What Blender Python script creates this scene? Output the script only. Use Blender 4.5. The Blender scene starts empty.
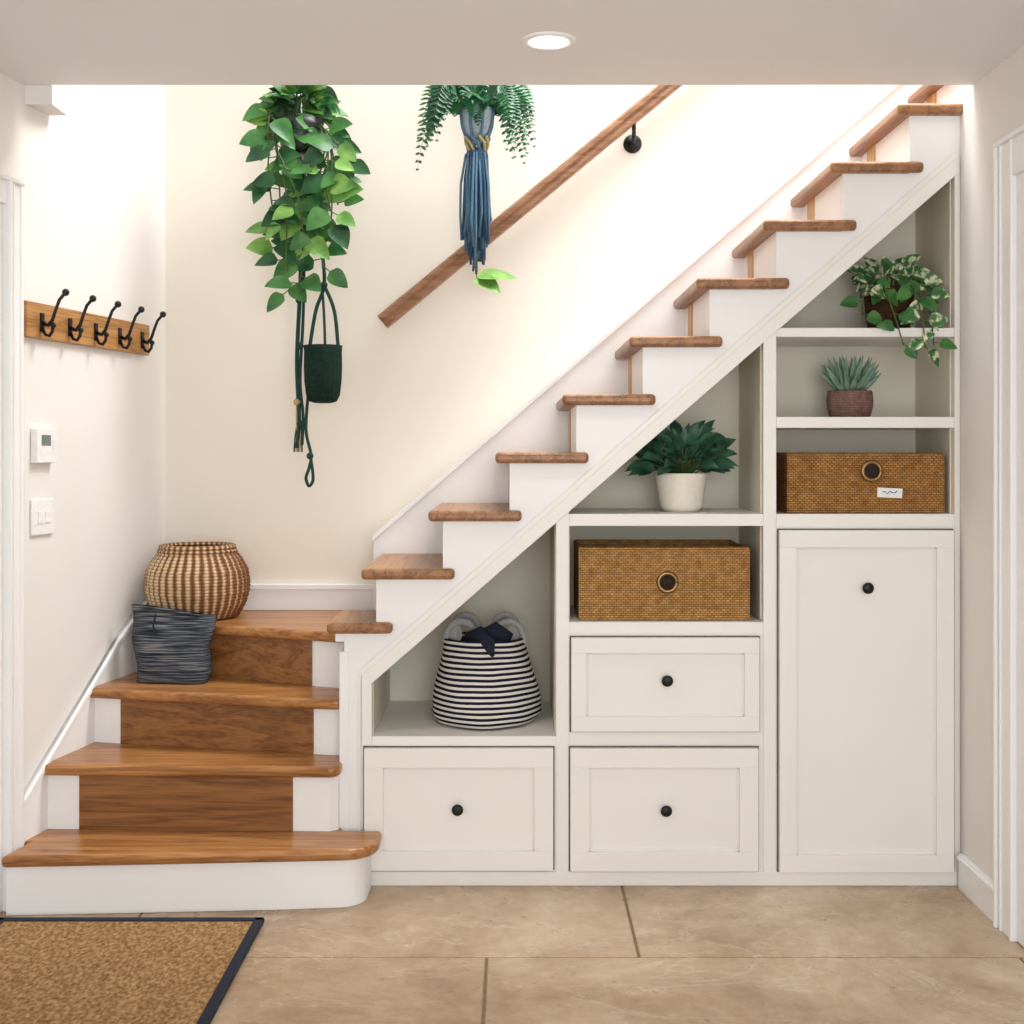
import bpy, bmesh, math, random
from mathutils import Vector, Matrix
random.seed(7)
scene=bpy.context.scene
pi=math.pi
# ------------------------------------------------------------------ materials
def lin(c):
    return tuple(((v/255)/12.92 if v/255<=0.04045 else (((v/255)+0.055)/1.055)**2.4) for v in c)+(1,)
class M:
    def __init__(s,name,col,rough=0.5,spec=0.5):
        s.m=bpy.data.materials.new(name); s.m.use_nodes=True
        s.nt=s.m.node_tree; s.b=s.nt.nodes['Principled BSDF']
        s.b.inputs['Base Color'].default_value=lin(col); s.b.inputs['Roughness'].default_value=rough
        s.b.inputs['Specular IOR Level'].default_value=spec
        s.tc=s.nt.nodes.new('ShaderNodeTexCoord')
    def n(s,t,**k):
        x=s.nt.nodes.new(t)
        for a,b in k.items():
            if a in x.inputs: x.inputs[a].default_value=b
            else: setattr(x,a,b)
        return x
    def l(s,a,b): s.nt.links.new(a,b)
    def vec(s,scale=(1,1,1),rot=(0,0,0),loc=(0,0,0)):
        mp=s.n('ShaderNodeMapping'); mp.inputs['Scale'].default_value=scale
        mp.inputs['Rotation'].default_value=rot; mp.inputs['Location'].default_value=loc
        s.l(s.tc.outputs['Object'],mp.inputs['Vector']); return mp.outputs['Vector']
    def ramp(s,fac,stops):
        r=s.n('ShaderNodeValToRGB'); e=r.color_ramp.elements
        while len(e)<len(stops): e.new(0.5)
        for i,(p,c) in enumerate(stops):
            e[i].position=p; e[i].color=lin(c)
        s.l(fac,r.inputs['Fac']); return r.outputs['Color']
    def bump(s,h,st=0.3,dist=0.01):
        b=s.n('ShaderNodeBump'); b.inputs['Strength'].default_value=st; b.inputs['Distance'].default_value=dist
        s.l(h,b.inputs['Height']); s.l(b.outputs['Normal'],s.b.inputs['Normal'])
def math_n(s,op,a,b=None):
    x=s.n('ShaderNodeMath',operation=op)
    for i,v in enumerate((a,b)):
        if v is None: continue
        if isinstance(v,(int,float)): x.inputs[i].default_value=v
        else: s.l(v,x.inputs[i])
    return x.outputs[0]
def paint(name,col,rough=0.6,var=4,bs=0.05):
    s=M(name,col,rough,0.3)
    nz=s.n('ShaderNodeTexNoise',Scale=2.5,Detail=4.0); s.l(s.vec(),nz.inputs['Vector'])
    c2=tuple(max(0,c-var) for c in col)
    s.l(s.ramp(nz.outputs['Fac'],[(0.3,col),(0.75,c2)]),s.b.inputs['Base Color'])
    n2=s.n('ShaderNodeTexNoise',Scale=180.0,Detail=2.0); s.l(s.vec(),n2.inputs['Vector'])
    s.bump(n2.outputs['Fac'],bs,0.002); return s.m
def wood(name,c1,c2,c3,scale,rough=0.35):
    s=M(name,c1,rough,0.4)
    nz=s.n('ShaderNodeTexNoise',Scale=1.0,Detail=5.0,Distortion=0.6); s.l(s.vec(scale),nz.inputs['Vector'])
    rings=math_n(s,'PINGPONG',math_n(s,'MULTIPLY',nz.outputs['Fac'],7.0),1.0)
    nf=s.n('ShaderNodeTexNoise',Scale=7.0,Detail=4.0); s.l(s.vec(tuple(v*(.35 if v<6 else 1) for v in scale)),nf.inputs['Vector'])
    mx=math_n(s,'ADD',math_n(s,'MULTIPLY',rings,0.34),math_n(s,'MULTIPLY',nf.outputs['Fac'],0.66))
    s.l(s.ramp(mx,[(0.22,c3),(0.46,c1),(0.72,c2)]),s.b.inputs['Base Color'])
    s.bump(nf.outputs['Fac'],0.15,0.003); return s.m
def plain(name,col,rough=0.5,metal=0,spec=0.5,bump=None,var=.86):
    s=M(name,col,rough,spec); s.b.inputs['Metallic'].default_value=metal
    nz=s.n('ShaderNodeTexNoise',Scale=60.0 if bump is None else bump,Detail=3.0); s.l(s.vec(),nz.inputs['Vector'])
    c2=tuple(max(0,int(c*var)) for c in col)
    s.l(s.ramp(nz.outputs['Fac'],[(0.35,col),(0.7,c2)]),s.b.inputs['Base Color'])
    if bump: s.bump(nz.outputs['Fac'],0.4,0.003)
    return s.m
def weave(name,c1,c2,mort,sx,sz,bw=0.5,rh=0.25,strength=0.9,cyl=None,dark=(196,178,150)):
    s=M(name,c1,0.75,0.2)
    sep=s.n('ShaderNodeSeparateXYZ'); s.l(s.tc.outputs['Object'],sep.inputs[0])
    u=math_n(s,'ADD',sep.outputs['X'],sep.outputs['Y'])
    if cyl: u=math_n(s,'MULTIPLY',math_n(s,'ARCTAN2',sep.outputs['Y'],sep.outputs['X']),cyl)
    cmb=s.n('ShaderNodeCombineXYZ')
    s.l(math_n(s,'MULTIPLY',u,sx),cmb.inputs[0]); s.l(math_n(s,'MULTIPLY',sep.outputs['Z'],sz),cmb.inputs[1])
    br=s.n('ShaderNodeTexBrick'); br.offset=0.5
    br.inputs['Color1'].default_value=lin(c1); br.inputs['Color2'].default_value=lin(c2); br.inputs['Mortar'].default_value=lin(mort)
    br.inputs['Scale'].default_value=1.0; br.inputs['Mortar Size'].default_value=0.05; br.inputs['Mortar Smooth'].default_value=1.0
    br.inputs['Brick Width'].default_value=bw; br.inputs['Row Height'].default_value=rh
    s.l(cmb.outputs[0],br.inputs['Vector'])
    nz=s.n('ShaderNodeTexNoise',Scale=40.0,Detail=4.0); s.l(s.vec(),nz.inputs['Vector'])
    mx=s.n('ShaderNodeMixRGB',blend_type='MULTIPLY'); mx.inputs[0].default_value=0.8
    s.l(br.outputs['Color'],mx.inputs[1]); s.l(s.ramp(nz.outputs['Fac'],[(0.3,(255,250,240)),(0.75,dark)]),mx.inputs[2])
    s.l(mx.outputs[0],s.b.inputs['Base Color'])
    s.bump(math_n(s,'SUBTRACT',1.0,br.outputs['Fac']),strength,0.005); return s.m
def leafmat(name,c1,c2,scale=9.0,rough=0.4,lo=0.35,hi=0.65):
    s=M(name,c1,rough,0.35)
    nz=s.n('ShaderNodeTexNoise',Scale=scale,Detail=3.0); s.l(s.vec(),nz.inputs['Vector'])
    s.l(s.ramp(nz.outputs['Fac'],[(lo,c1),(hi,c2)]),s.b.inputs['Base Color'])
    return s.m

m_backwall=paint('wall_cream_paint',(240,232,219),0.8,3)
m_leftwall=paint('wall_offwhite_paint',(235,231,226),0.8,3)
m_ceil=paint('ceiling_white_paint',(238,238,238),0.85,2)
m_white=paint('satin_white_trim_paint',(244,244,244),0.4,2,0.02)
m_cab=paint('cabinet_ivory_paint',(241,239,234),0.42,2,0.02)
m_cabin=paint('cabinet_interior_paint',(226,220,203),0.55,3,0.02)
m_gap=plain('shadow_gap_dark',(112,104,94),0.8)
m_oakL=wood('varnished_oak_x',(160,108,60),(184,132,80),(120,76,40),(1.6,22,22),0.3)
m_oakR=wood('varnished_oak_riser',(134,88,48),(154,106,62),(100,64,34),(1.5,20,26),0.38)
m_oakU=wood('varnished_oak_y',(146,102,68),(168,122,84),(108,72,46),(22,1.6,22),0.35)
m_rail=wood('handrail_oak',(142,102,74),(162,120,90),(112,78,54),(1.6,22,22),0.38)
m_hookw=wood('hook_board_oak',(170,120,66),(190,142,88),(130,88,46),(2,26,26),0.45)
m_gold=wood('golden_oak_edge',(196,150,90),(212,168,108),(166,120,64),(20,20,1.6),0.4)
m_black=plain('black_iron',(24,23,23),0.45,0.3)
m_brass=plain('brass_eyelet',(150,120,80),0.35,0.9)
m_navy=plain('navy_fabric',(24,32,52),0.9,bump=90)
m_plastic=plain('white_plastic',(242,242,242),0.35,var=.97)
m_screen=plain('grey_screen',(120,128,128),0.3)
m_soil_hole=plain('soil_and_hole_shade',(46,34,26),0.95,bump=70)
m_seagrass=weave('seagrass_weave',(212,168,110),(188,142,86),(134,94,52),40,40,0.6,0.3)
m_seagrassD=weave('seagrass_weave_dark',(200,152,94),(176,128,74),(122,82,44),40,40,0.6,0.3)

def tile_mat():
    s=M('limestone_tile',(190,170,146),0.6,0.45)
    nz=s.n('ShaderNodeTexNoise',Scale=1.7,Detail=12.0,Roughness=0.72,Distortion=0.4); s.l(s.vec(),nz.inputs['Vector'])
    c=s.ramp(nz.outputs['Fac'],[(0.30,(146,118,92)),(0.43,(172,146,118)),(0.54,(192,168,141)),(0.68,(212,192,168))])
    n4=s.n('ShaderNodeTexNoise',Scale=22.0,Detail=8.0,Roughness=0.7); s.l(s.vec(),n4.inputs['Vector'])
    mm=s.n('ShaderNodeMixRGB',blend_type='MULTIPLY'); mm.inputs[0].default_value=0.45
    s.l(c,mm.inputs[1]); s.l(s.ramp(n4.outputs['Fac'],[(0.3,(210,200,188)),(0.6,(255,255,255))]),mm.inputs[2])
    v=s.n('ShaderNodeTexNoise',Scale=1.5,Detail=7.0,Distortion=1.2,Roughness=0.6); s.l(s.vec((1,1.6,1),(0,0,0.4),(3,1,0)),v.inputs['Vector'])
    d=math_n(s,'ABSOLUTE',math_n(s,'SUBTRACT',v.outputs['Fac'],0.56))
    vein=s.ramp(d,[(0.0,(255,255,255)),(0.010,(0,0,0))])
    mx=s.n('ShaderNodeMixRGB',blend_type='MIX')
    f=math_n(s,'MULTIPLY',vein,0.35); s.l(f,mx.inputs[0]); s.l(mm.outputs[0],mx.inputs[1]); mx.inputs[2].default_value=lin((226,212,194))
    s.l(mx.outputs[0],s.b.inputs['Base Color'])
    n3=s.n('ShaderNodeTexNoise',Scale=9.0,Detail=6.0); s.l(s.vec(),n3.inputs['Vector'])
    s.l(s.ramp(n3.outputs['Fac'],[(0.3,(130,130,130)),(0.7,(180,180,180))]),s.b.inputs['Roughness'])
    s.bump(n4.outputs['Fac'],0.2,0.005); return s.m
m_tile=tile_mat()
m_grout=plain('grout',(134,110,86),0.9)
def coir():
    s=M('coir_mat',(168,128,84),0.95,0.1)
    nz=s.n('ShaderNodeTexNoise',Scale=90.0,Detail=4.0); s.l(s.vec((1,0.6,1)),nz.inputs['Vector'])
    n2=s.n('ShaderNodeTexVoronoi',Scale=110.0); s.l(s.vec(),n2.inputs['Vector'])
    s.l(s.ramp(nz.outputs['Fac'],[(0.3,(124,92,58)),(0.5,(164,128,86)),(0.72,(198,164,120))]),s.b.inputs['Base Color'])
    s.bump(n2.outputs['Distance'],0.9,0.008); return s.m
m_coir=coir()
def stripes(name,ca,cb,freq,duty=0.5,wob=0.004,bumpf=0):
    s=M(name,ca,0.9,0.1)
    sep=s.n('ShaderNodeSeparateXYZ'); s.l(s.tc.outputs['Object'],sep.inputs[0])
    nz=s.n('ShaderNodeTexNoise',Scale=9.0,Detail=2.0); s.l(s.vec(),nz.inputs['Vector'])
    z=math_n(s,'ADD',sep.outputs['Z'],math_n(s,'MULTIPLY',nz.outputs['Fac'],wob))
    fr=math_n(s,'FRACT',math_n(s,'MULTIPLY',z,freq))
    s.l(s.ramp(fr,[(0.0,ca),(duty-0.04,ca),(duty+0.04,cb),(0.97,cb)]),s.b.inputs['Base Color'])
    n2=s.n('ShaderNodeTexNoise',Scale=160.0,Detail=2.0); s.l(s.vec((1,1,3)),n2.inputs['Vector'])
    s.bump(n2.outputs['Fac'],0.5,0.003); return s.m
m_stripe=stripes('navy_white_stripe_fabric',(30,34,50),(228,224,216),56,0.52)
def pouchm():
    s=M('woven_navy_grey',(60,66,80),0.9,0.1)
    nz=s.n('ShaderNodeTexNoise',Scale=1.0,Detail=3.0); s.l(s.vec((8,8,330)),nz.inputs['Vector'])
    s.l(s.ramp(nz.outputs['Fac'],[(0.36,(30,34,44)),(0.5,(62,68,78)),(0.66,(136,138,136))]),s.b.inputs['Base Color'])
    s.bump(nz.outputs['Fac'],0.8,0.006); return s.m
m_pouch=pouchm()
def roundwick():
    s=M('rattan_striped',(190,150,105),0.7,0.2)
    sep=s.n('ShaderNodeSeparateXYZ'); s.l(s.tc.outputs['Object'],sep.inputs[0])
    a=math_n(s,'MULTIPLY',math_n(s,'ARCTAN2',sep.outputs['Y'],sep.outputs['X']),36/(2*pi))
    nz=s.n('ShaderNodeTexNoise',Scale=20.0,Detail=3.0); s.l(s.vec(),nz.inputs['Vector'])
    fr=math_n(s,'FRACT',math_n(s,'ADD',a,math_n(s,'MULTIPLY',nz.outputs['Fac'],0.45)))
    c=s.ramp(fr,[(0.0,(120,80,52)),(0.25,(138,94,62)),(0.4,(206,176,138)),(0.66,(222,198,164)),(0.82,(168,126,86)),(0.98,(120,80,52))])
    zf=math_n(s,'FRACT',math_n(s,'MULTIPLY',sep.outputs['Z'],85))
    mx=s.n('ShaderNodeMixRGB',blend_type='MULTIPLY'); mx.inputs[0].default_value=0.55
    s.l(c,mx.inputs[1]); s.l(s.ramp(zf,[(0,(120,95,70)),(0.3,(255,255,255)),(0.8,(255,255,255)),(1.0,(120,95,70))]),mx.inputs[2])
    s.l(mx.outputs[0],s.b.inputs['Base Color'])
    s.bump(math_n(s,'PINGPONG',zf,0.5),0.7,0.005); return s.m
m_rattan=roundwick()
m_teal=weave('dark_teal_crochet',(30,66,60),(20,50,46),(10,26,24),60,60,0.5,0.3)
m_tealcord=plain('teal_cord',(28,66,60),0.9,bump=200)
m_natcord=plain('natural_cord',(196,164,116),0.9,bump=200)
m_bluecord=plain('blue_macrame_cord',(84,120,146),0.9,bump=200)
m_bluecord2=plain('dark_blue_macrame_cord',(44,76,104),0.9,bump=200)
m_yellow=plain('mustard_wrap',(184,168,110),0.8,bump=200)
m_whitepot=plain('white_ceramic',(236,230,216),0.35,var=.97)
m_greypot=plain('pale_grey_ceramic',(150,166,176),0.4,var=.9)
m_darkpot=plain('black_plastic_pot',(22,24,25),0.4)
m_purpot=weave('textured_mauve_ceramic',(158,128,122),(140,110,106),(104,78,76),60,60,0.5,0.5,0.6,cyl=0.08)
m_wickdark=weave('dark_wicker',(104,74,52),(76,52,36),(34,20,14),60,60,0.5,0.3,0.9,cyl=0.08)
lf_poth=leafmat('pothos_leaf',(36,88,40),(76,130,62),14.0)
lf_pothB=leafmat('pothos_leaf_bright',(86,138,58),(132,176,86),14.0)
lf_pothD=leafmat('pothos_leaf_dark',(22,60,34),(46,96,50),14.0)
lf_fern=leafmat('fern_leaf',(20,72,44),(52,112,68),12.0)
lf_phil=leafmat('philodendron_leaf',(30,68,52),(66,110,86),20.0)
lf_aloe=leafmat('aloe_leaf',(100,130,114),(136,164,144),20.0,0.5)
lf_var=leafmat('variegated_leaf',(56,106,58),(210,216,178),45.0,0.4,0.47,0.58)
m_stem=plain('green_stem',(78,102,54),0.6)

# ------------------------------------------------------------------ mesh builder
class B:
    def __init__(s): s.v=[]; s.f=[]; s.mi=[]; s.mats=[]; s.sm=[]
    def mid(s,m):
        if m not in s.mats: s.mats.append(m)
        return s.mats.index(m)
    def add(s,vs,fs,m,smooth=False):
        o=len(s.v); k=s.mid(m); s.v+= [tuple(v) for v in vs]
        for f in fs: s.f.append(tuple(i+o for i in f)); s.mi.append(k); s.sm.append(smooth)
    def prism(s,poly,a,b,m,ax='z'):
        n=len(poly)
        def P(p,t):
            return {'z':(p[0],p[1],t),'y':(p[0],t,p[1]),'x':(t,p[0],p[1])}[ax]
        vs=[P(p,a) for p in poly]+[P(p,b) for p in poly]
        fs=[tuple(range(n)),tuple(range(2*n-1,n-1,-1))]+[(i,(i+1)%n,n+(i+1)%n,n+i) for i in range(n)]
        s.add(vs,fs,m)
    def box(s,x0,x1,y0,y1,z0,z1,m): s.prism([(x0,y0),(x1,y0),(x1,y1),(x0,y1)],z0,z1,m)
    def tube(s,pts,r,m,n=8,caps=True,flat=1.0):
        pts=[Vector(p) for p in pts]; rs=r if isinstance(r,(list,tuple)) else [r]*len(pts)
        vs=[];fs=[]; up=None
        for i,p in enumerate(pts):
            t=(pts[min(i+1,len(pts)-1)]-pts[max(i-1,0)])
            if t.length<1e-9: t=Vector((0,0,1))
            t.normalize()
            if up is None:
                up=Vector((0,1,0)) if abs(t.y)<0.9 else Vector((1,0,0))
            sd=t.cross(up).normalized(); up=sd.cross(t).normalized()
            for k in range(n):
                a=2*pi*k/n; vs.append(p+sd*math.cos(a)*rs[i]+up*math.sin(a)*rs[i]*flat)
        for i in range(len(pts)-1):
            for k in range(n):
                a=i*n+k;b=i*n+(k+1)%n; fs.append((a,b,b+n,a+n))
        if caps: fs.append(tuple(range(n))[::-1]); fs.append(tuple(range((len(pts)-1)*n,len(pts)*n)))
        s.add(vs,fs,m,True)
    def lathe(s,prof,m,n=32,c=(0,0,0),fn=None,cap0=True,cap1=False):
        vs=[];fs=[]
        for i,(r,z) in enumerate(prof):
            for k in range(n):
                a=2*pi*k/n; rr=r if fn is None else r+fn(a,z,i)
                vs.append((c[0]+rr*math.cos(a),c[1]+rr*math.sin(a),c[2]+z))
        for i in range(len(prof)-1):
            for k in range(n):
                a=i*n+k;b=i*n+(k+1)%n; fs.append((a,b,b+n,a+n))
        if cap0: fs.append(tuple(range(n))[::-1])
        if cap1: fs.append(tuple(range((len(prof)-1)*n,len(prof)*n)))
        s.add(vs,fs,m,True)
    def sphere(s,c,r,m,n=12,sc=(1,1,1)):
        h=n//2; prof=[(max(1e-5,r*math.sin(pi*i/h)),-r*math.cos(pi*i/h)*sc[2]) for i in range(h+1)]
        s.lathe(prof,m,n,c,cap0=False)
    def leaf(s,p,d,nrm,L,W,m,droop=0.3,shape='heart',fold=0.25,seg=7):
        p=Vector(p); d=Vector(d).normalized(); nrm=Vector(nrm)
        sd=d.cross(nrm)
        if sd.length<1e-3: sd=d.cross(Vector((1,0.3,0)))
        sd.normalize(); nn=sd.cross(d).normalized()
        vs=[];fs=[]
        for i in range(seg+1):
            t=i/seg
            if shape=='heart': w=(math.sin(pi*min(1,t**0.62)))**0.75 if 0<t<1 else 0.0
            elif shape=='lance': w=math.sin(pi*t**0.75)**1.0 if 0<t<1 else 0.0
            else: w=math.sin(pi*t)**0.6 if 0<t<1 else 0.0
            w=max(w,0.02)*W/2
            c=p+d*(L*t)-nn*(droop*L*t*t)
            vs+= [c+sd*w+nn*(fold*w), c+sd*w*0.5+nn*(fold*w*0.25), c, c-sd*w*0.5+nn*(fold*w*0.25), c-sd*w+nn*(fold*w)]
        for i in range(seg):
            for k in range(4):
                a=i*5+k; fs.append((a,a+1,a+6,a+5))
        s.add(vs,fs,m,True)
    def done(s,name,loc=(0,0,0),rot=0,parent=None,bevel=0,seg=2,tilt=None):
        me=bpy.data.meshes.new(name); me.from_pydata(s.v,[],s.f)
        for m in s.mats: me.materials.append(m)
        for i,p in enumerate(me.polygons): p.material_index=s.mi[i]; p.use_smooth=s.sm[i]
        bm=bmesh.new(); bm.from_mesh(me); bmesh.ops.recalc_face_normals(bm,faces=bm.faces); bm.to_mesh(me); bm.free()
        o=bpy.data.objects.new(name,me); scene.collection.objects.link(o)
        o.location=loc; o.rotation_euler=(0,0,rot) if tilt is None else tilt
        if parent: o.parent=parent
        if bevel:
            b=o.modifiers.new('bevel','BEVEL'); b.width=bevel; b.segments=seg; b.limit_method='ANGLE'; b.angle_limit=math.radians(50)
        return o
def empty(name,loc=(0,0,0),rot=0):
    e=bpy.data.objects.new(name,None); scene.collection.objects.link(e); e.location=loc; e.rotation_euler=(0,0,rot); return e

# ------------------------------------------------------------------ survey helpers
# front elevation (cabinet face, y=0) is drawn at 305 units per metre
def ex(n): return (n-515)/305
def ez(n): return (885-n)/305
SPL=0.19
def XL(y): return -1.377-SPL*(0.85-y)      # left wall, slightly splayed in plan
WANG=math.atan2(1,SPL)
BW=0.85; RW=1.459; CE=-0.12; CZ=2.588; TOP=4.2

# ------------------------------------------------------------------ room shell
b=B(); b.box(-3.2,3.2,-6.5,1.2,-0.06,-0.003,m_grout)
rows=[(-0.002,0.6,0.1),(-0.605,-0.002,0.35),(-1.23,-0.605,-0.08),(-1.85,-1.23,0.5),(-2.5,-1.85,-0.2),(-3.1,-2.5,0.4),(-3.8,-3.1,0.0),(-4.4,-3.8,.5),(-5.0,-4.4,-.1),(-5.7,-5.0,.4),(-6.4,-5.7,0)]
g=0.004
for (y0,y1,j) in rows:
    for k in range(-3,4):
        x0=j+1.5*k; x1=x0+1.5
        if x1<-3.1 or x0>3.0: continue
        b.box(x0+g,x1-g,y0+g,y1-g,-0.02,0,m_tile)
b.done('floor',bevel=0.003,seg=1)
b=B(); b.box(-1.7,3.0,BW,BW+0.12,0,TOP,m_backwall); b.done('wall_back')
b=B(); ydoor=-6.4
b.prism([(XL(BW),BW),(XL(ydoor),ydoor),(XL(ydoor)-0.15,ydoor),(XL(BW)-0.15,BW)],0,TOP,m_leftwall); b.done('wall_left')
b=B(); b.box(RW,RW+0.15,-6.4,-0.0,0,CZ,m_leftwall); b.done('wall_right')
b=B(); b.box(3.0,3.1,-0.1,BW+0.12,0,TOP,m_backwall); b.done('wall_stairwell_end')
b=B(); b.prism([(XL(CE)-0.1,CE),(XL(-6.4)-0.1,-6.4),(3.1,-6.4),(3.1,CE)],CZ,CZ+0.28,m_ceil); b.done('ceiling',bevel=0.004)
b=B(); b.box(XL(CE)-0.02,-1.475,CE+0.001,0.02,CZ-0.06,CZ+0.28,m_leftwall); b.done('trim_1')
b=B(); b.box(-1.75,-0.35,-0.12,BW+0.12,TOP,TOP+0.1,m_ceil); b.done('ceiling_stairwell')
b=B()
b.box(-0.35,-0.27,-0.12,0.97,TOP,TOP+0.1,m_white); b.box(3.0,3.1,-0.12,0.97,TOP,TOP+0.1,m_white)
b.box(-0.35,3.1,-0.2,-0.12,TOP,TOP+0.1,m_white); b.box(-0.35,3.1,BW,0.97,TOP,TOP+0.1,m_white); b.box(1.3,1.36,-0.12,0.97,TOP,TOP+0.1,m_white)
b.done('window_1')

# ------------------------------------------------------------------ staircase
st=empty('staircase')
Z=[0,0.19,0.406,0.60,0.797]; T=0.036
SW=0.60   # clear flight width up to the deep wall string
CY=-.16   # where the left door casing starts
def arc(cx,cy,rx,ry,a0,a1,n=6): return [(cx+rx*math.cos(math.radians(a0+(a1-a0)*i/n)),cy+ry*math.sin(math.radians(a0+(a1-a0)*i/n))) for i in range(n+1)]
t1=[(XL(-.315)+.034,-.315),(-.75,-.262)]+arc(-.535,-.135,.105,.112,-90,0,7)+[(-.432,-.036),(-.50,-.034),(-.565,-.030),(-.565,.1),(XL(.1)+.004,.1),(XL(CY)+.004,CY+.004),(XL(CY)+.034,CY)]
t2=[(XL(-.055)+.004,-.055)]+arc(-.60,-.045,.036,.04,-90,0,4)+[(-.566,-.002),(-.566,.35),(XL(.35)+.004,.35)]
t3=[(XL(.247)+.004,.247),(-.64,.045)]+arc(-.60,.075,.036,.035,-90,0,4)+[(-.566,.4),(-.566,.6),(XL(.7)+.004,.7)]
t4=[(XL(.56)+.004,.56),(-.62,.215)]+arc(-.60,.25,.036,.035,-90,0,4)+[(-.40,.30),(-.40,BW-.001),(XL(BW-.001)+.004,BW-.001)]
b=B()
for k,t in enumerate((t1,t2,t3,t4)): b.prism(t,Z[k+1]-T,Z[k+1],m_oakL)
b.done('winder_treads',parent=st,bevel=0.014,seg=4)
b=B()
b1=[(XL(-.285)+.034,-.285),(-.75,-.235)]+arc(-.55,-.13,.08,.085,-90,0,7)+[(-.468,-.036),(-.565,-.030),(-.565,.1),(XL(.1)+.004,.1),(XL(CY)+.004,CY+.004),(XL(CY)+.034,CY)]
b2=[(XL(-.02)+.004,-.02),(-.60,-.05),(-.575,-.03),(-.575,.35),(XL(.35)+.004,.35)]
b3=[(XL(.28)+.004,.28),(-.62,.085),(-.575,.08),(-.575,.65),(XL(.65)+.004,.65)]
b4=[(XL(.615)+.004,.595),(-.62,.25),(-.575,.235),(-.575,BW-.001),(XL(BW-.001)+.004,BW-.001)]
for k,t in enumerate((b1,b2,b3,b4)): b.prism(t,Z[k]-(.02 if k else 0),Z[k+1]-T,m_white)
b.box(-.574,-.489,.10,BW-.002,.5,Z[4]-T,m_white)
b.box(-.59,-.458,.002,.32,Z[4]-.001,.827,m_white)
b.box(-.576,-.545,-.004,.12,0,.765,m_white)
b.done('winder_carcass',parent=st,bevel=0.003)
b=B()
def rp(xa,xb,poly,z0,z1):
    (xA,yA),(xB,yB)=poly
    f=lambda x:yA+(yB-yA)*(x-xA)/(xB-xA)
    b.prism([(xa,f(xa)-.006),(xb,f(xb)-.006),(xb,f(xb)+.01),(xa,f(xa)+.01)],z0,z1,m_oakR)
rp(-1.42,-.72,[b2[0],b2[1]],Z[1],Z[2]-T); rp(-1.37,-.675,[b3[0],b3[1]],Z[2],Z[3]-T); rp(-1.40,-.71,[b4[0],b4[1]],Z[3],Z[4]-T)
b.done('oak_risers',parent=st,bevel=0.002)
# straight flight
R=0.2187; H=0.1898
b=B(); br=B(); bo=B()
b.prism([(-.615,-.03),(-.40,-.03),(-.40,.0),(-.45,.33),(-.615,.33)],.826,.862,m_oakU)
for k in range(5,18):
    i=k-5; xl=-.502+R*i; z=1.039+H*i; rx=-.456+R*i; nx=rx+R
    b.prism([(xl,-.03),(xl+.305,-.03),(xl+.305,-.001),(nx+.004,-.001),(nx+.004,SW+.002),(xl,SW+.002)],z-T,z,m_oakU)
    z0=z-H if k>5 else Z[4]
    br.box(rx,rx+.02,.031,SW+.01,z0-.01,z-T+.002,m_white)
    bo.box(rx-.004,rx+.002,.40,.50,z0,z-T,m_gold)
b.done('flight_treads',parent=st,bevel=0.013,seg=4)
br.done('flight_risers',parent=st); bo.done('flight_riser_oak_panels',parent=st)
OY=lambda x:683-.870*(x-372)      # opening (raking) line in elevation units
p=[(344,885),(344,632),(376,632)]
for k in range(5,18):
    i=k-5; r=376+66.7*i; y=576-57.9*i
    p+=[(r,y),(r+66.7,y)]
xe=376+66.7*13
p+=[(xe,OY(xe)),(372,683),(372,885)]
b=B(); b.prism([(ex(a),ez(c)) for a,c in p],0.0,0.03,m_white,'y')
b.done('cut_stringer',parent=st,bevel=0.002)
b=B()
b.prism([(ex(a),ez(c)) for a,c in [(362,OY(362)-17),(958,OY(958)-17),(958,OY(958)),(372,683),(372,745),(362,745)]],-0.012,-0.001,m_cab,'y')
b.prism([(ex(a),ez(c)) for a,c in [(358,OY(358)-24),(958,OY(958)-24),(958,OY(958)-16),(361,OY(361)-16),(361,868),(358,868)]],-0.006,-0.001,m_cab,'y')
b.done('raking_trim',parent=st,bevel=0.002)
b=B()
b.prism([(ex(a),ez(c)) for a,c in [(366,OY(366)-12),(xe,OY(xe)-12),(xe,OY(xe)-1),(366,OY(366)-1)]],0.031,BW-.002,m_cabin,'y')
b.done('raking_soffit',parent=st)
b=B()
nl=lambda X: 1.039+(X+.502)*(H/R)
top=.085
xs=-.53
b.prism([(xs,Z[4]+.001),(xs,nl(xs)+top),(2.6,nl(2.6)+top),(2.6,nl(2.6)-.45),(-.35,Z[4]+.001)],SW,BW-.0005,m_white,'y')
b.prism([(xs-.004,nl(xs)+top-.018),(xs-.004,nl(xs)+top+.006),(2.6,nl(2.6)+top+.006),(2.6,nl(2.6)+top-.018)],SW-.008,BW-.0005,m_white,'y')
b.done('wall_string',parent=st,bevel=0.002)
b=B(); b.box(XL(BW)+.003,xs,BW-.018,BW-.0005,Z[4],.895,m_white); b.box(XL(BW)+.003,xs,BW-.025,BW-.0005,.878,.9,m_white)
b.done('baseboard_back',bevel=0.003)
b=B()
def lw(y): return (y-CY)/math.sin(WANG)
tp=[(lw(CY),.325),(lw(.45),.745),(lw(.55),.80),(lw(.64),.845),(lw(.72),.878),(lw(.78),.893),(lw(BW)-.004,.9)]
b.prism([(lw(CY),0.0)]+tp+[(lw(BW)-.004,0.0)],-.018,-.0005,m_white,'y')
b.prism(tp+[(x,z-.022) for x,z in tp[::-1]],-.027,-.0005,m_white,'y')
b.done('baseboard_left',loc=(XL(CY),CY,0),rot=WANG,bevel=0.003)

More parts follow.
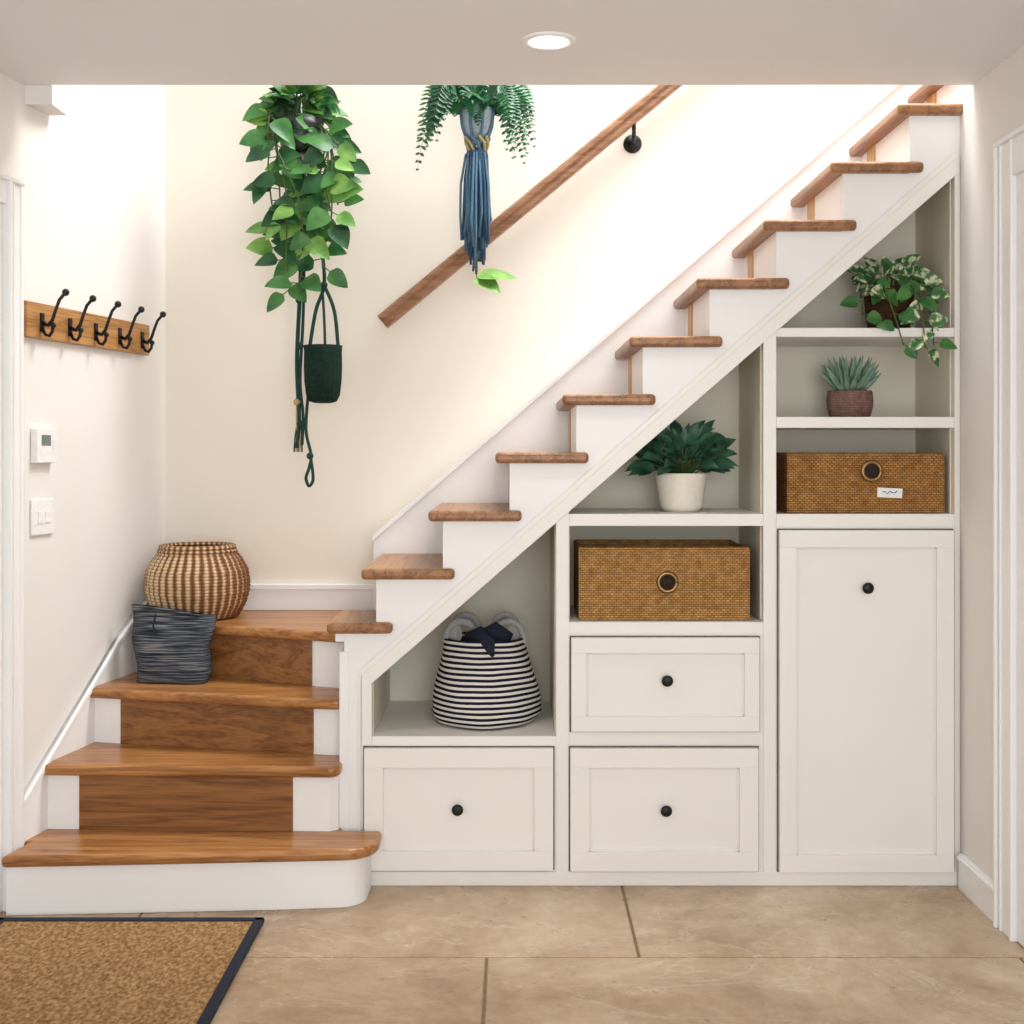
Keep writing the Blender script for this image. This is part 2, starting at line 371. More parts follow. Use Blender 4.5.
# ------------------------------------------------------------------ understair cabinet
cb=empty('understair_cabinet')
b=B()
def fr(x0,x1,y0,y1,a=-.002,c=.03,m=m_cab): b.box(ex(x0),ex(x1),a,c,ez(y1),ez(y0),m)
fr(365,960,871,885,-.010,.03)
fr(366,557,744,872,-.004,.02); fr(568,766,628,872,-.004,.02); fr(775,955,524,873,-.004,.02)
def slantst(x0,x1,yb):
    b.prism([(ex(x0),ez(yb)),(ex(x0),ez(OY(x0)-2)),(ex(x1),ez(OY(x1)-2)),(ex(x1),ez(yb))],-.007,.45,m_cab,'y')
slantst(556,569,885); slantst(763,776,885); slantst(954,959.5,885)
fr(372,556,736,746,-.006,.60)
fr(569,763,731,745,-.006,.02); fr(569,763,622,634,-.006,.44); fr(569,763,514,526,-.006,.44)
fr(776,954,514,527,-.006,.40); fr(776,954,417,428,-.006,.40); fr(776,954,328,337,-.006,.40)
b.done('face_frame',parent=cb,bevel=0.002)
b=B()
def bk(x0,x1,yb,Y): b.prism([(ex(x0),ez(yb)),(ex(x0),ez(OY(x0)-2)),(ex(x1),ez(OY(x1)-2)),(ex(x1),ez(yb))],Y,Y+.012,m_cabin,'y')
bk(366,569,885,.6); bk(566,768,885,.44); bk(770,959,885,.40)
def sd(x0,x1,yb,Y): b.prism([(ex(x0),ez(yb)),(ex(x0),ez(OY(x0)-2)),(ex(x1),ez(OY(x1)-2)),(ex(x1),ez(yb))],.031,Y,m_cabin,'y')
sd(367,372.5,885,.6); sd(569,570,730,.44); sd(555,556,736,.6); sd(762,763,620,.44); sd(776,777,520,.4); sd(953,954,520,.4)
b.done('interior_panels',parent=cb)
def shaker(name,x0,x1,y0,y1,knob,fw=21):
    b=B(); X0,X1,Z0,Z1=ex(x0),ex(x1),ez(y1),ez(y0); w=fw/305; e=.005; F=-.030
    b.box(X0-e,X1+e,-.0095,-.005,Z0-e,Z1+e,m_gap)
    b.box(X0,X1,F,-.008,Z0,Z0+w,m_cab); b.box(X0,X1,F,-.008,Z1-w,Z1,m_cab)
    b.box(X0,X0+w,F,-.008,Z0+w,Z1-w,m_cab); b.box(X1-w,X1,F,-.008,Z0+w,Z1-w,m_cab)
    b.box(X0+w-.001,X1-w+.001,-.0155,-.009,Z0+w-.001,Z1-w+.001,m_cab)
    q=.006
    for (a0,a1,c0,c1) in ((X0+w,X1-w,Z0+w,Z0+w+q),(X0+w,X1-w,Z1-w-q,Z1-w),(X0+w,X0+w+q,Z0+w,Z1-w),(X1-w-q,X1-w,Z0+w,Z1-w)):
        b.box(a0,a1,-.0205,-.015,c0,c1,m_cab)
    o=b.done(name,parent=cb,bevel=0.0015)
    b=B(); kx,kz=ex(knob[0]),ez(knob[1]); yy=-.0155
    pr=[(.009,0),(.007,.008),(.008,.014),(.017,.019),(.019,.025),(.017,.030),(.008,.033)]
    b.lathe(pr,m_black,20,cap1=True); o=b.done(name+'_knob',loc=(kx,yy,kz),parent=cb,tilt=(pi/2,0,0))
shaker('drawer_1',365,553,747,868,(458,807),19)
shaker('drawer_2',571,758,637,730,(666,679),15)
shaker('drawer_3',570,757,747,869,(665,808),19)
shaker('cupboard_door',778,951,530,870,(865,587),17)

# ------------------------------------------------------------------ right wall trims
b=B(); b.box(RW-.018,RW-.0005,-.375,-.035,0,.115,m_white); b.box(RW-.024,RW-.0005,-.374,-.036,.095,.108,m_white); b.done('baseboard_right',bevel=0.003)
def door(name,loc,rot,top,knobx=.74,w=.085):
    e=empty(name,loc,rot)
    b=B()
    for x0,x1,z0,z1 in ((0,w,0,top),(w+.8,2*w+.8,0,top),(w,w+.8,top-w,top)):
        b.box(x0,x1,-.018,-.0005,z0,z1,m_white)
        d=.014
        if z0==0: b.box(x0-.001,x0+d,-.03,-.0006,z0,z1+.001,m_white); b.box(x1-d,x1+.001,-.024,-.0006,z0,z1-.002,m_white); b.box(x0+.03,x0+.04,-.024,-.0006,z0,z1-.003,m_white)
        else: b.box(x0-w,x1+w,-.031,-.0007,z1-d,z1+.002,m_white)
    b.done('casing',parent=e,bevel=0.003)
    b=B(); b.box(w,w+.8,-.006,-.0005,0.004,top-w,m_white)
    for z0,z1 in ((.15,.95),(1.1,2.0)):
        for x0 in (w+.1,w+.45): b.box(x0,x0+.25,-.012,-.001,z0,z1,m_white)
    b.done('leaf_panel',parent=e,bevel=0.003)
    b=B(); b.sphere((w+knobx,-.05,1.0),.025,m_brass); b.tube([(w+knobx,-.005,1.0),(w+knobx,-.05,1.0)],.009,m_brass); b.done('knob',parent=e)
door('door_1',(RW,-.374,0),-pi/2,2.34,w=.12)
L=.97
door('door_2',(XL(CY-.004-L*math.sin(WANG)),CY-.004-L*math.sin(WANG),0),WANG,2.27,.07)

# ------------------------------------------------------------------ handrail
hr=empty('stair_handrail')
b=B()
y=BW-.065; s=.825
def hp(X): return 1.955+s*(X+.50)
ang=math.atan(s)
pf=[(-.026,-.022),(-.020,-.030),(.020,-.030),(.026,-.022),(.022,-.006),(.030,.006),(.028,.020),(.016,.029),(-.016,.029),(-.028,.020),(-.030,.006),(-.022,-.006)]
nrm=Vector((-math.sin(ang),0,math.cos(ang)))
vs=[];n=len(pf)
for X in (-.515,2.4):
    c=Vector((X,y,hp(X)-.02))
    for a,c2 in pf: vs.append(c+Vector((0,a,0))+nrm*c2)
b.add(vs,[tuple(range(n)),tuple(range(2*n-1,n-1,-1))]+[(i,(i+1)%n,n+(i+1)%n,n+i) for i in range(n)],m_rail)
b.done('rail',parent=hr,bevel=0.003)
b=B()
for X in (.462,1.9):
    zz=hp(X)-.120
    b.tube([(X,BW-.001,zz),(X,BW-.010,zz)],.036,m_black,24); b.tube([(X,BW-.01,zz),(X,BW-.045,zz),(X,y,zz+.03),(X,y,hp(X)-.045)],.008,m_black)
    b.tube([(X,BW-.010,zz),(X,BW-.02,zz)],.02,m_black,16)
b.done('wall_brackets',parent=hr)

# ------------------------------------------------------------------ hooks, thermostat, switch
hk=empty('coat_hook_rail',(XL(-.145),-.145,0),WANG)
Lb=.84
b=B(); b.box(0,Lb,-.022,-.001,1.785,1.900,m_hookw); b.done('board',parent=hk,bevel=0.005,seg=3)
b=B()
for i in range(5):
    x=.085+i*(Lb-.15)/4; zc=1.838
    b.box(x-.010,x+.010,-.027,-.022,zc-.030,zc+.030,m_black)
    pts=[(x,-.025,zc-.002),(x,-.045,zc-.010),(x,-.060,zc+.006),(x,-.072,zc+.04),(x,-.085,zc+.072),(x,-.104,zc+.092)]
    b.tube(pts,[.0075,.0065,.006,.0055,.0055,.006],m_black,8); b.sphere((x,-.107,zc+.095),.012,m_black)
    pts=[(x,-.025,zc-.018),(x,-.036,zc-.04),(x,-.050,zc-.044),(x,-.060,zc-.030),(x,-.063,zc-.012)]
    b.tube(pts,.0055,m_black,8); b.sphere((x,-.063,zc-.010),.0095,m_black)
b.done('iron_hooks',parent=hk)
b=B(); b.box(-.06,.06,-.024,-.001,-.055,.055,m_plastic); b.box(-.035,.02,-.0255,-.023,.0,.035,m_screen); b.box(.03,.045,-.027,-.023,-.01,.02,m_plastic)
b.done('thermostat',loc=(XL(-.03),-.03,1.44),rot=WANG,bevel=0.004,seg=3)
b=B(); b.box(-.065,.065,-.010,-.001,-.058,.058,m_plastic); b.box(-.035,-.008,-.015,-.009,-.02,.02,m_plastic); b.box(.008,.035,-.015,-.009,-.02,.02,m_plastic)
b.done('light_switch',loc=(XL(-.03),-.03,1.208),rot=WANG,bevel=0.003,seg=2)

# ------------------------------------------------------------------ downlight
dl=empty('recessed_downlight',(.096,-.577,CZ))
b=B(); b.lathe([(.055,-.001),(.058,-.008),(.072,-.007),(.078,-.002),(.078,-.0005)],m_white,40,cap0=False); b.done('trim_ring',parent=dl)
e=M('downlight_emitter',(255,250,240)); e.b.inputs['Emission Color'].default_value=(1,.95,.86,1); e.b.inputs['Emission Strength'].default_value=14
b=B(); b.lathe([(.0005,-.004),(.056,-.003)],e.m,40,cap0=True); b.done('lamp',parent=dl)

# ------------------------------------------------------------------ doormat
dm=empty('doormat')
b=B(); b.box(-1.54,-.775,-1.23,-.36,.001,.014,m_coir); b.done('coir_field',parent=dm,bevel=0.003)
b=B()
for x0,x1,y0,y1 in ((-1.56,-1.53,-1.25,-.34),(-.785,-.755,-1.25,-.34),(-1.56,-.755,-1.25,-1.22),(-1.56,-.755,-.37,-.34)): b.box(x0,x1,y0,y1,.001,.018,m_navy)
b.done('fabric_border',parent=dm,bevel=0.005)

# ------------------------------------------------------------------ round rattan basket
b=B()
prof=[(.135,0),(.152,.008),(.176,.05),(.190,.1),(.191,.14),(.184,.18),(.165,.215),(.143,.245),(.138,.262)]
pp=[]
for i in range(len(prof)-1):
    for j in range(5):
        t=j/5; pp.append((prof[i][0]*(1-t)+prof[i+1][0]*t,prof[i][1]*(1-t)+prof[i+1][1]*t))
pp.append(prof[-1])
b.lathe(pp,m_rattan,216,fn=lambda a,z,i:.0035*math.cos(36*a)+(.0015 if i%2 else -.0015))
inn=[(.128,.262),(.135,.24),(.175,.18),(.18,.1),(.14,.02),(.001,.02)]
b.lathe(inn,m_seagrassD,48,cap0=False)
b.tube([(.134*math.cos(2*pi*i/48),.134*math.sin(2*pi*i/48),.265) for i in range(49)],.009,m_rattan,8)
b.tube([(.142*math.cos(2*pi*i/48),.142*math.sin(2*pi*i/48),.250) for i in range(49)],.006,m_rattan,8)
b.done('round_wicker_basket',loc=(-1.195,.63,Z[4]+.001))

# ------------------------------------------------------------------ navy woven pouch leaning on riser
b=B(); nx_,nz_=24,14; h=.25
def pouch(inner):
    vs=[];fs=[]
    for j in range(nz_+1):
        t=j/nz_; w=(.128+.026*t)-(.006 if inner else 0); dp=(.045-.020*t+.012*math.sin(pi*t))-(.005 if inner else 0)
        for k in range(nx_):
            a=2*pi*k/nx_; c_,s_=math.cos(a),math.sin(a)
            x=w*math.copysign(abs(c_)**.45,c_); yv=dp*math.copysign(abs(s_)**.8,s_)+.04*t
            z=h*t-(.02*(x/w)*(t))+(.006 if inner and j==0 else 0)
            vs.append((x-.012*t+.006*math.sin(9*t),yv+.005*math.sin(5*x*10+t*6),z))
    for j in range(nz_):
        for k in range(nx_):
            a=j*nx_+k; c=j*nx_+(k+1)%nx_; fs.append((a,c,c+nx_,a+nx_))
    fs.append(tuple(range(nx_)))
    b.add(vs,fs,m_pouch if not inner else m_navy,True)
pouch(False); pouch(True)
b.tube([(-.155,.045,h+.012),(-.10,.012,h+.012),(0,.01,h+.002),(.09,.012,h-.014),(.145,.045,h-.02)],.005,m_pouch,8)
b.tube([(-.06,.0,h-.01),(-.065,-.012,h-.05),(-.055,-.014,h-.08)],.0035,m_navy,6)
b.done('woven_pouch',loc=(-1.22,.36,Z[3]+.001),rot=-.12)

# ------------------------------------------------------------------ striped fabric bag
b=B()
prof=[(.15,0),(.178,.008),(.19,.03),(.188,.08),(.178,.13),(.163,.18),(.149,.23),(.140,.27),(.137,.29)]
b.lathe([(p[0],p[1]) for p in prof],m_stripe,64,fn=lambda a,z,i:.006*math.sin(3*a+z*14)+.003*math.sin(7*a+z*30))
b.lathe([(.133,.29),(.130,.2),(.12,.19)],m_navy,64,cap0=False)
b.lathe([(.126,.2),(.095,.255),(.05,.29),(.001,.30)],m_navy,32,cap0=False,fn=lambda a,z,i:.012*math.sin(5*a+i))
grey=plain('grey_fabric_handle',(172,170,170),0.9,bump=120)
def strap(x0,x1,yy,hh,lean):
    vs=[];fs=[];N=14
    for i in range(N+1):
        t=i/N; a=pi*t; cx=(x0+x1)/2-(x1-x0)/2*math.cos(a); z=.272+hh*math.sin(a)**.8
        yv=yy+lean*math.sin(a)
        nx,nz=-math.cos(a),math.sin(a)
        for q,(o,dy) in enumerate(((-.012,-.006),(.012,-.006),(.012,.006),(-.012,.006))):
            vs.append((cx+nx*o*.9,yv+dy,z+nz*o))
    for i in range(N):
        for q in range(4):
            a0=i*4+q; a1=i*4+(q+1)%4; fs.append((a0,a1,a1+4,a0+4))
    b.add(vs,fs,grey,True)
strap(-.135,-.03,-.04,.07,.03); strap(.03,.135,-.04,.07,.03); strap(-.12,-.02,.07,.08,.02); strap(.02,.12,.07,.08,.02)
b.leaf((-.125,-.02,.255),(.35,0,.9),(0,-1,.1),.085,.06,grey,.1,'oval'); b.leaf((.125,-.02,.255),(-.35,0,.9),(0,-1,.1),.085,.06,grey,.1,'oval')
b.tube([(-.06,-.06,.292),(-.01,-.11,.306),(.02,-.143,.280),(.03,-.158,.245)],[.02,.036,.03,.008],m_navy,10,flat=.55)
b.tube([(-.02,-.06,.295),(.04,-.09,.318),(.09,-.08,.295)],[.02,.036,.018],m_navy,10,flat=.7)
b.done('striped_storage_bag',loc=(-.104,.25,ez(736)+.001))

# ------------------------------------------------------------------ rectangular seagrass baskets
def boxbasket(w,d,h,loc,m,ring,label=None):
    b=B(); t=.012
    b.box(-w/2,w/2,-d/2,-d/2+t,0,h,m); b.box(-w/2,w/2,d/2-t,d/2,0,h,m)
    b.box(-w/2,-w/2+t,-d/2+t,d/2-t,0,h,m); b.box(w/2-t,w/2,-d/2+t,d/2-t,0,h,m); b.box(-w/2+t,w/2-t,-d/2+t,d/2-t,0,t,m)
    r=.007
    b.tube([(-w/2+.006,-d/2+.006,h),(w/2-.006,-d/2+.006,h),(w/2-.006,d/2-.006,h),(-w/2+.006,d/2-.006,h),(-w/2+.006,-d/2+.006,h)],r,m,8)
    rx,rz=ring
    R_=.030
    b.tube([(rx+R_*math.cos(2*pi*i/32),-d/2-.003,rz+R_*math.sin(2*pi*i/32)) for i in range(33)],.0075,m_brass,8)
    b.tube([(rx,-d/2-.003,rz),(rx,-d/2+.002,rz)],.023,m_soil_hole,24)  # solid dark disc, painted as the shade inside the ring hole
    if label:
        b.prism([(label[0]-.042,label[1]-.016),(label[0]+.040,label[1]-.020),(label[0]+.042,label[1]+.012),(label[0]-.041,label[1]+.016)],-d/2-.004,-d/2-.001,m_plastic,'y')
        ink=plain('blue_ink',(50,80,150),.6)
        pts=[(label[0]-.025+.008*i,-d/2-.0045,label[1]+.005*math.sin(i*2.4)) for i in range(7)]
        b.tube(pts,.0018,ink,5)
    b.done('seagrass_basket',loc=loc,bevel=.004)
boxbasket(.566,.36,.235,(ex(665.5),.21,ez(622)+.002),m_seagrass,(.01,.125))
boxbasket(.520,.33,.192,(ex(869),.20,ez(514)+.002),m_seagrassD,(.018,.138),label=(.078,.068))

# ------------------------------------------------------------------ plants
def rv(a,b_): return random.uniform(a,b_)
b=B()
pr=[(.058,0),(.066,.01)]+[(.070+.016*i/9+(.0015 if i%2 else 0),.015+.105*i/9) for i in range(10)]+[(.089,.13),(.083,.131),(.078,.11)]
b.lathe(pr,m_whitepot,64)
b.lathe([(.08,.112),(.001,.118)],m_soil_hole,24,cap0=False)
for i in range(120):
    a=rv(0,2*pi); el=rv(.2,1.4); ln=rv(.05,.145)
    d=Vector((math.cos(a)*math.cos(el)*1.1,math.sin(a)*math.cos(el)*.75,math.sin(el)*1.05))
    tip=Vector((0,0,.125))+d*ln+Vector((math.cos(a)*.015,math.sin(a)*.015,0))
    b.tube([(0.02*math.cos(a),.02*math.sin(a),.115),Vector((0,0,.125))+d*ln*.6,tip],.0018,m_stem,5)
    dd=Vector((d.x,d.y*.7-.2,d.z*.5+rv(-.35,.3)))
    b.leaf(tip,dd,(rv(-.3,.3),-.9,.8),rv(.05,.078),rv(.032,.048),lf_phil,.35,'lance',.2)
b.done('potted_philodendron',loc=(.566,.16,ez(514)+.001))
# aloe
b=B()
b.lathe([(.058,0),(.068,.006),(.076,.035),(.078,.06),(.075,.085),(.073,.092),(.067,.092),(.066,.08)],m_purpot,48)
b.lathe([(.068,.08),(.001,.084)],m_soil_hole,24,cap0=False)
for ring,(n,el,ln) in enumerate([(15,.55,.105),(14,.8,.12),(11,1.08,.12),(6,1.36,.11)]):
    for k in range(n):
        a=2*pi*k/n+ring*.35+rv(-.1,.1); e2=el+rv(-.08,.08)
        d=Vector((math.cos(a)*math.cos(e2),math.sin(a)*math.cos(e2),math.sin(e2)))
        pts=[];rs=[]
        for j in range(8):
            t=j/7; pts.append(Vector((0,0,.082))+d*ln*t+Vector((0,0,.02*t*t))+Vector((math.cos(a),math.sin(a),0))*.012)
            rs.append(.0145*(1-t**1.8)**.9*(1-.1*t)+.0006)
        b.tube(pts,rs,lf_aloe,8,flat=.55)
b.done('potted_aloe',loc=(1.142,.17,ez(417)+.001))
# trailing variegated plant in wicker pot
b=B()
b.lathe([(.06,0),(.068,.01),(.078,.06),(.082,.11),(.084,.15),(.078,.15),(.077,.12)],m_wickdark,48)
b.lathe([(.079,.13),(.001,.135)],m_soil_hole,24,cap0=False)
def vine(b,pts,n,L,W,mats,shape='heart',rs=.0022,face=(0,-1,.3)):
    P=[Vector(p) for p in pts]
    S=[]
    for i in range(len(P)-1):
        p0=P[max(i-1,0)];p1=P[i];p2=P[i+1];p3=P[min(i+2,len(P)-1)]
        for j in range(6):
            t=j/6; S.append(.5*((2*p1)+(p2-p0)*t+(2*p0-5*p1+4*p2-p3)*t*t+(3*p1-p0-3*p2+p3)*t**3))
    S.append(P[-1]); b.tube(S,rs,m_stem,6)
    for i in range(n):
        q=S[min(len(S)-1,int((i+.7)/n*(len(S)-1)))]
        sgn=1 if i%2 else -1
        d=Vector((sgn*rv(.4,1.0),-rv(.1,.6),rv(-1.0,.15)))
        pet=d.normalized()*L*.3
        b.tube([q,q+pet],rs*.7,m_stem,5)
        l=L*rv(.75,1.15)
        b.leaf(q+pet,d,(face[0]+rv(-.35,.35),face[1],face[2]+rv(-.2,.5)),l,W*l/L,random.choice(mats),rv(.1,.4),shape,rv(.1,.3))
for i in range(38):
    a=rv(0,2*pi); el=rv(.2,1.4); ln=rv(.03,.08)
    d=Vector((math.cos(a)*math.cos(el),math.sin(a)*math.cos(el)*.8,math.sin(el)))
    tip=Vector((math.cos(a)*.03,math.sin(a)*.03,.155))+d*ln
    b.tube([(math.cos(a)*.03,math.sin(a)*.03,.13),tip],.002,m_stem,5)
    b.leaf(tip,(d.x,d.y-.3,rv(-.3,.6)),(rv(-.2,.2),-.9,.6),rv(.06,.08),rv(.046,.06),random.choice([lf_var,lf_var,lf_poth]),.4)
vine(b,[(-.04,-.04,.14),(-.08,-.07,.175),(-.11,-.09,.12),(-.115,-.09,.05)],6,.06,.048,[lf_var,lf_poth])
vine(b,[(.05,-.05,.14),(.08,-.08,.17),(.09,-.12,.11),(.09,-.17,.03),(.09,-.195,-.06)],8,.062,.048,[lf_var,lf_var,lf_poth])
vine(b,[(.05,-.0,.14),(.08,-.03,.17),(.09,-.06,.10)],4,.05,.04,[lf_var,lf_poth])
vine(b,[(-.03,-.05,.14),(-.05,-.12,.14),(-.03,-.18,.03),(-.01,-.20,-.06)],6,.058,.046,[lf_var,lf_poth])
vine(b,[(.02,-.05,.14),(.045,-.12,.14),(.055,-.19,.02),(.06,-.20,-.07)],8,.062,.048,[lf_var,lf_poth])
b.done('potted_trailing_pothos',loc=(1.275,.17,ez(328)+.001))

# hanging pothos with macrame
def bk_(px,py,Y=.62):   # elevation drawing of the plane the plants hang in
    s=1296/(4.25+Y); return Vector(((px-515)/s,Y,1.426-(py-450)/s))
b=B()
c=bk_(300,150); cx,cy,cz=c
b.lathe([(.055,0),(.07,.02),(.085,.1),(.09,.13),(.084,.13),(.08,.1)],m_darkpot,32,c=(cx,cy,cz-.02))
b.lathe([(.085,.1),(.001,.11)],m_soil_hole,24,c=(cx,cy,cz-.02),cap0=False)
pm=[lf_poth,lf_poth,lf_poth,lf_pothD,lf_pothB]
for dx,dy in ((.085,0),(-.085,0),(0,.085),(0,-.085)):
    b.tube([(cx+dx,cy+dy,cz+.1),(cx+dx*.4,cy+dy*.4,cz+.5),(cx,cy,cz+.9)],.004,m_tealcord,6)
b.tube([(cx,cy,cz+.9),(cx,cy,TOP-.002)],.005,m_tealcord,6)
for i in range(74):
    a=rv(0,2*pi); el=rv(.15,1.35); ln=rv(.06,.14)
    front=math.sin(a)<-.3 and abs(math.cos(a))<.8
    if front: el=rv(.75,1.35)
    d=Vector((math.cos(a)*math.cos(el)*1.05,math.sin(a)*math.cos(el)*.7,math.sin(el)))
    tip=Vector((cx,cy,cz+.1))+d*ln
    b.tube([(cx+.04*math.cos(a),cy+.04*math.sin(a),cz+.08),Vector((cx,cy,cz+.13))+d*ln*.5,tip],.0025,m_stem,5)
    b.leaf(tip,(d.x,d.y-.2,rv(0,.5) if front else rv(-.6,.3)),(rv(-.3,.3),-.8,.6),rv(.065,.10),rv(.05,.074),random.choice(pm),.3,'heart',rv(.1,.5))
def hv(pts,n,L=.098,W=.075,sx=0):
    r=rv(-.1,.0)
    a0=bk_(pts[0][0],130)
    vine(b,[(cx+(.07 if pts[0][0]>300 else -.07),cy-.02,cz+.10)]+[tuple(bk_(x,y_,.60+r*.9+rv(-.03,.03))) for x,y_ in pts],n,L,W,pm,rs=.003)
hv([(274,125),(268,165),(272,205)],6); hv([(328,125),(340,150),(342,165)],5); hv([(270,115),(268,140)],3)
hv([(276,130),(280,200),(278,240),(285,258)],10); hv([(276,140),(287,200),(286,260),(290,292)],11)
hv([(326,140),(315,205),(320,250),(324,268)],10); hv([(330,145),(332,200),(330,232)],9)
hv([(274,140),(300,205),(302,265),(298,285)],9); hv([(328,150),(308,200),(312,240)],8)
hv([(276,150),(294,200),(284,225)],6,.09,.068); hv([(332,150),(334,185),(338,205)],6)
hv([(328,148),(326,185),(332,215)],8); hv([(334,140),(344,158),(344,175)],5)
# a few vines starting from below the pot level keep the column full
for x0,x1,y1 in ((292,296,235),(306,304,250),(298,300,215),(312,318,225)):
    vine(b,[tuple(bk_(x0,165,.60)),tuple(bk_((x0+x1)/2,195,.56)),tuple(bk_(x1,y1,.57))],7,.096,.074,pm,rs=.003)
b.done('hanging_pothos')
b=B()
def cord(pts,r,m): 
    P=[Vector(bk_(x,y_,.60)) for x,y_ in pts]
    S=[]
    for i in range(len(P)-1):
        p0=P[max(i-1,0)];p1=P[i];p2=P[i+1];p3=P[min(i+2,len(P)-1)]
        for j in range(8):
            t=j/8; S.append(.5*((2*p1)+(p2-p0)*t+(2*p0-5*p1+4*p2-p3)*t*t+(3*p1-p0-3*p2+p3)*t**3))
    S.append(P[-1]); b.tube(S,r,m,7)
cord([(298,165),(301,240),(300,290),(297,360),(299,420),(297,448)],.008,m_tealcord)
cord([(303,165),(304,260),(303,320),(300,380),(303,415),(302,445)],.006,m_tealcord)
cord([(312,160),(322,250),(324,285),(316,310),(310,345),(307,370)],.007,m_tealcord)
cord([(324,285),(334,310),(338,345),(340,372)],.007,m_tealcord)
cord([(322,285),(324,315),(325,345)],.005,m_tealcord)
cord([(308,395),(306,430),(311,455),(309,468),(306,478),(309,486),(313,480),(312,466),(310,455)],.006,m_tealcord)
cord([(299,380),(297,420),(300,446)],.005,m_natcord)
for x,y_ in ((299,300),(300,346),(297,402),(300,424),(324,285),(310,456)): b.sphere(bk_(x,y_,.60),.014,m_tealcord if y_!=402 else m_natcord,10)
for k in range(5): cord([(297+k,424),(295+k*1.7,438),(294+k*2,452)],.003,m_natcord if k%2 else m_tealcord)
pc=bk_(323,403,.60)
b.lathe([(.03,0),(.05,.006),(.062,.03),(.068,.08),(.07,.14),(.069,.19),(.071,.215),(.062,.215),(.06,.19)],m_teal,48,c=tuple(pc),fn=lambda a,z,i:.0015*math.cos(24*a))
b.lathe([(.062,.195),(.001,.2)],m_soil_hole,24,c=tuple(pc),cap0=False)
b.done('macrame_plant_pocket')
# hanging fern
b=B()
c=bk_(477,134,.58); cx,cy,cz=c
b.lathe([(.03,-.02),(.045,-.0),(.056,.03),(.062,.07),(.064,.09),(.058,.09),(.056,.07)],m_greypot,40,c=(cx,cy,cz))
b.lathe([(.058,.075),(.001,.085)],m_soil_hole,24,c=(cx,cy,cz),cap0=False)
def frond(base,dirx,diry,L,rise,drop):
    pts=[]
    N=26
    for i in range(N+1):
        t=i/N
        pts.append(Vector(base)+Vector((dirx,diry,0))*(L*(t-.25*t*t))+Vector((0,0,rise*math.sin(pi*.75*t)-drop*t*t*t)))
    b.tube(pts,[.0028*(1-i/(N+3)) for i in range(N+1)],m_stem,5)
    for i in range(2,N+1):
        t=i/N; tan=(pts[i]-pts[i-1]).normalized(); sd=tan.cross(Vector((0,-1,.45))).normalized()
        w=.046*math.sin(pi*min(1,.2+t*.8))**.7+.006
        for sg in (-1,1): b.leaf(pts[i],sd*sg+tan*.55,(0,-1,.7),w,.0145,lf_fern,.1,'lance',.15,seg=4)
for i in range(24):
    a=(0 if i%2 else pi)+rv(-.85,.85)
    frond((cx+.03*math.cos(a),cy+.03*math.sin(a),cz+.075),math.cos(a),math.sin(a)*.8,rv(.15,.27),rv(.06,.16),rv(.08,.26))
for i in range(14):
    a=rv(0,2*pi)
    frond((cx+.02*math.cos(a),cy+.02*math.sin(a),cz+.075),math.cos(a),math.sin(a)*.5,rv(.08,.17),rv(.14,.24),rv(.0,.12))
for i in range(5):
    a=-pi/2+rv(-.9,.9)
    frond((cx+.03*math.cos(a),cy+.03*math.sin(a),cz+.075),math.cos(a),math.sin(a)*.6,rv(.10,.14),rv(.05,.08),rv(.05,.10))
for k in range(8):
    a=2*pi*(k+.5)/8; dx,dy=.066*math.cos(a),.066*math.sin(a)
    if k%2==0: b.tube([(cx+dx,cy+dy,cz+.09),(cx+dx*.3,cy+dy*.3,cz+.6),(cx,cy,cz+.9)],.004,m_bluecord,6)
    b.tube([(cx+dx,cy+dy,cz+.09),(cx+dx*.9,cy+dy*.9,cz+.03),(cx+dx*.5,cy+dy*.5,cz-.04),(cx,cy,cz-.07)],.006,m_bluecord,6)
b.tube([(cx,cy,cz+.9),(cx,cy,TOP-.002)],.005,m_bluecord,6)
for k in range(9):
    a=2*pi*k/9; b.tube([(cx+.046*math.cos(a),cy+.046*math.sin(a),cz-.015),(cx+.042*math.cos(a+.6),cy+.042*math.sin(a+.6),cz-.04),(cx+.03*math.cos(a+1),cy+.03*math.sin(a+1),cz-.075)],.006,m_yellow if k%3 else m_bluecord,6)
b.lathe([(.036,-.10),(.042,-.085),(.04,-.07),(.03,-.06)],m_bluecord2,20,c=(cx,cy,cz),cap1=True)
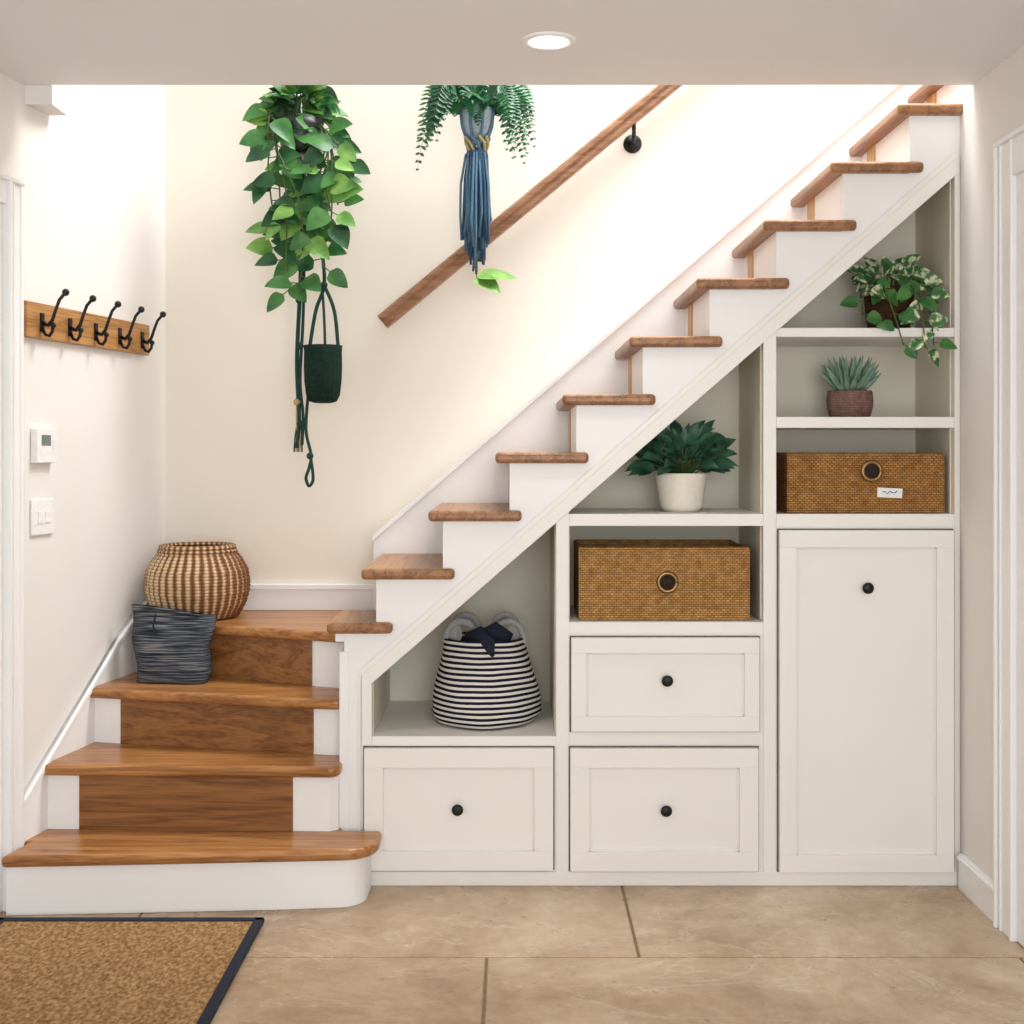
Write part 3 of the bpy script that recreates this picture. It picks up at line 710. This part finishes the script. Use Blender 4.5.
for k in range(120):
    a=rv(0,2*pi); r0=rv(.012,.042); r1=r0*rv(1.2,1.75); L_=rv(.30,.47)*(1-.2*abs(math.cos(a)))
    z0=cz-.075
    b.tube([(cx+r0*math.cos(a),cy+r0*math.sin(a),z0),(cx+r1*.9*math.cos(a)+rv(-.004,.004),cy+r1*.9*math.sin(a),z0-L_*.35),(cx+r1*math.cos(a)+rv(-.008,.008),cy+r1*math.sin(a),z0-L_*.7),(cx+r1*.9*math.cos(a)+rv(-.01,.01),cy+r1*.9*math.sin(a),z0-L_)],.0045,random.choice([m_bluecord,m_bluecord,m_bluecord2]),6)
e1=Vector((cx+.0,cy-.04,cz-.49))
b.tube([(cx+.0,cy-.03,cz-.3),e1,e1+Vector((.0,0,-.06))],.002,m_stem,5)
b.leaf(e1+Vector((0,0,-.05)),(1,-.1,.05),(0,-.6,1),.15,.1,lf_pothB,.1); b.leaf(e1+Vector((0,0,-.05)),(.6,-.5,-.35),(0,-.8,.7),.12,.075,lf_pothB,.2)
b.done('hanging_fern')

# ------------------------------------------------------------------ lights
def area(name,loc,rot,sx,sy,p,col):
    l=bpy.data.lights.new(name,'AREA'); l.shape='RECTANGLE'; l.size=sx; l.size_y=sy; l.energy=p; l.color=col
    o=bpy.data.objects.new(name,l); scene.collection.objects.link(o); o.location=loc; o.rotation_euler=rot; return o
area('skylight_daylight',(1.1,.3,4.5),(0,0,0),2.2,.9,160,(1,1,1))
area('room_fill_light',(1.0,-5.6,1.5),(math.radians(93),0,math.radians(5)),2.8,1.9,130,(.98,.99,1))  # soft fill lamp added behind the camera; no window stands there
l=bpy.data.lights.new('downlight_beam','SPOT'); l.energy=14; l.spot_size=math.radians(120); l.spot_blend=.8; l.shadow_soft_size=.06; l.color=(1,.92,.8)
o=bpy.data.objects.new('downlight_beam',l); scene.collection.objects.link(o); o.location=(.096,-.577,CZ-.02)
w=bpy.data.worlds.new('world'); scene.world=w; w.use_nodes=True
w.node_tree.nodes['Background'].inputs[0].default_value=(.94,.97,1,1); w.node_tree.nodes['Background'].inputs[1].default_value=1.02
scene.view_settings.view_transform='Standard'
# ------------------------------------------------------------------ camera
cd=bpy.data.cameras.new('camera'); cam=bpy.data.objects.new('camera',cd); scene.collection.objects.link(cam)
cam.location=(0,-4.25,1.426); cam.rotation_euler=(pi/2,0,0)
cd.sensor_width=36; cd.lens=1296/1024*36; cd.shift_x=-3/1024; cd.shift_y=-62/1024
scene.camera=cam
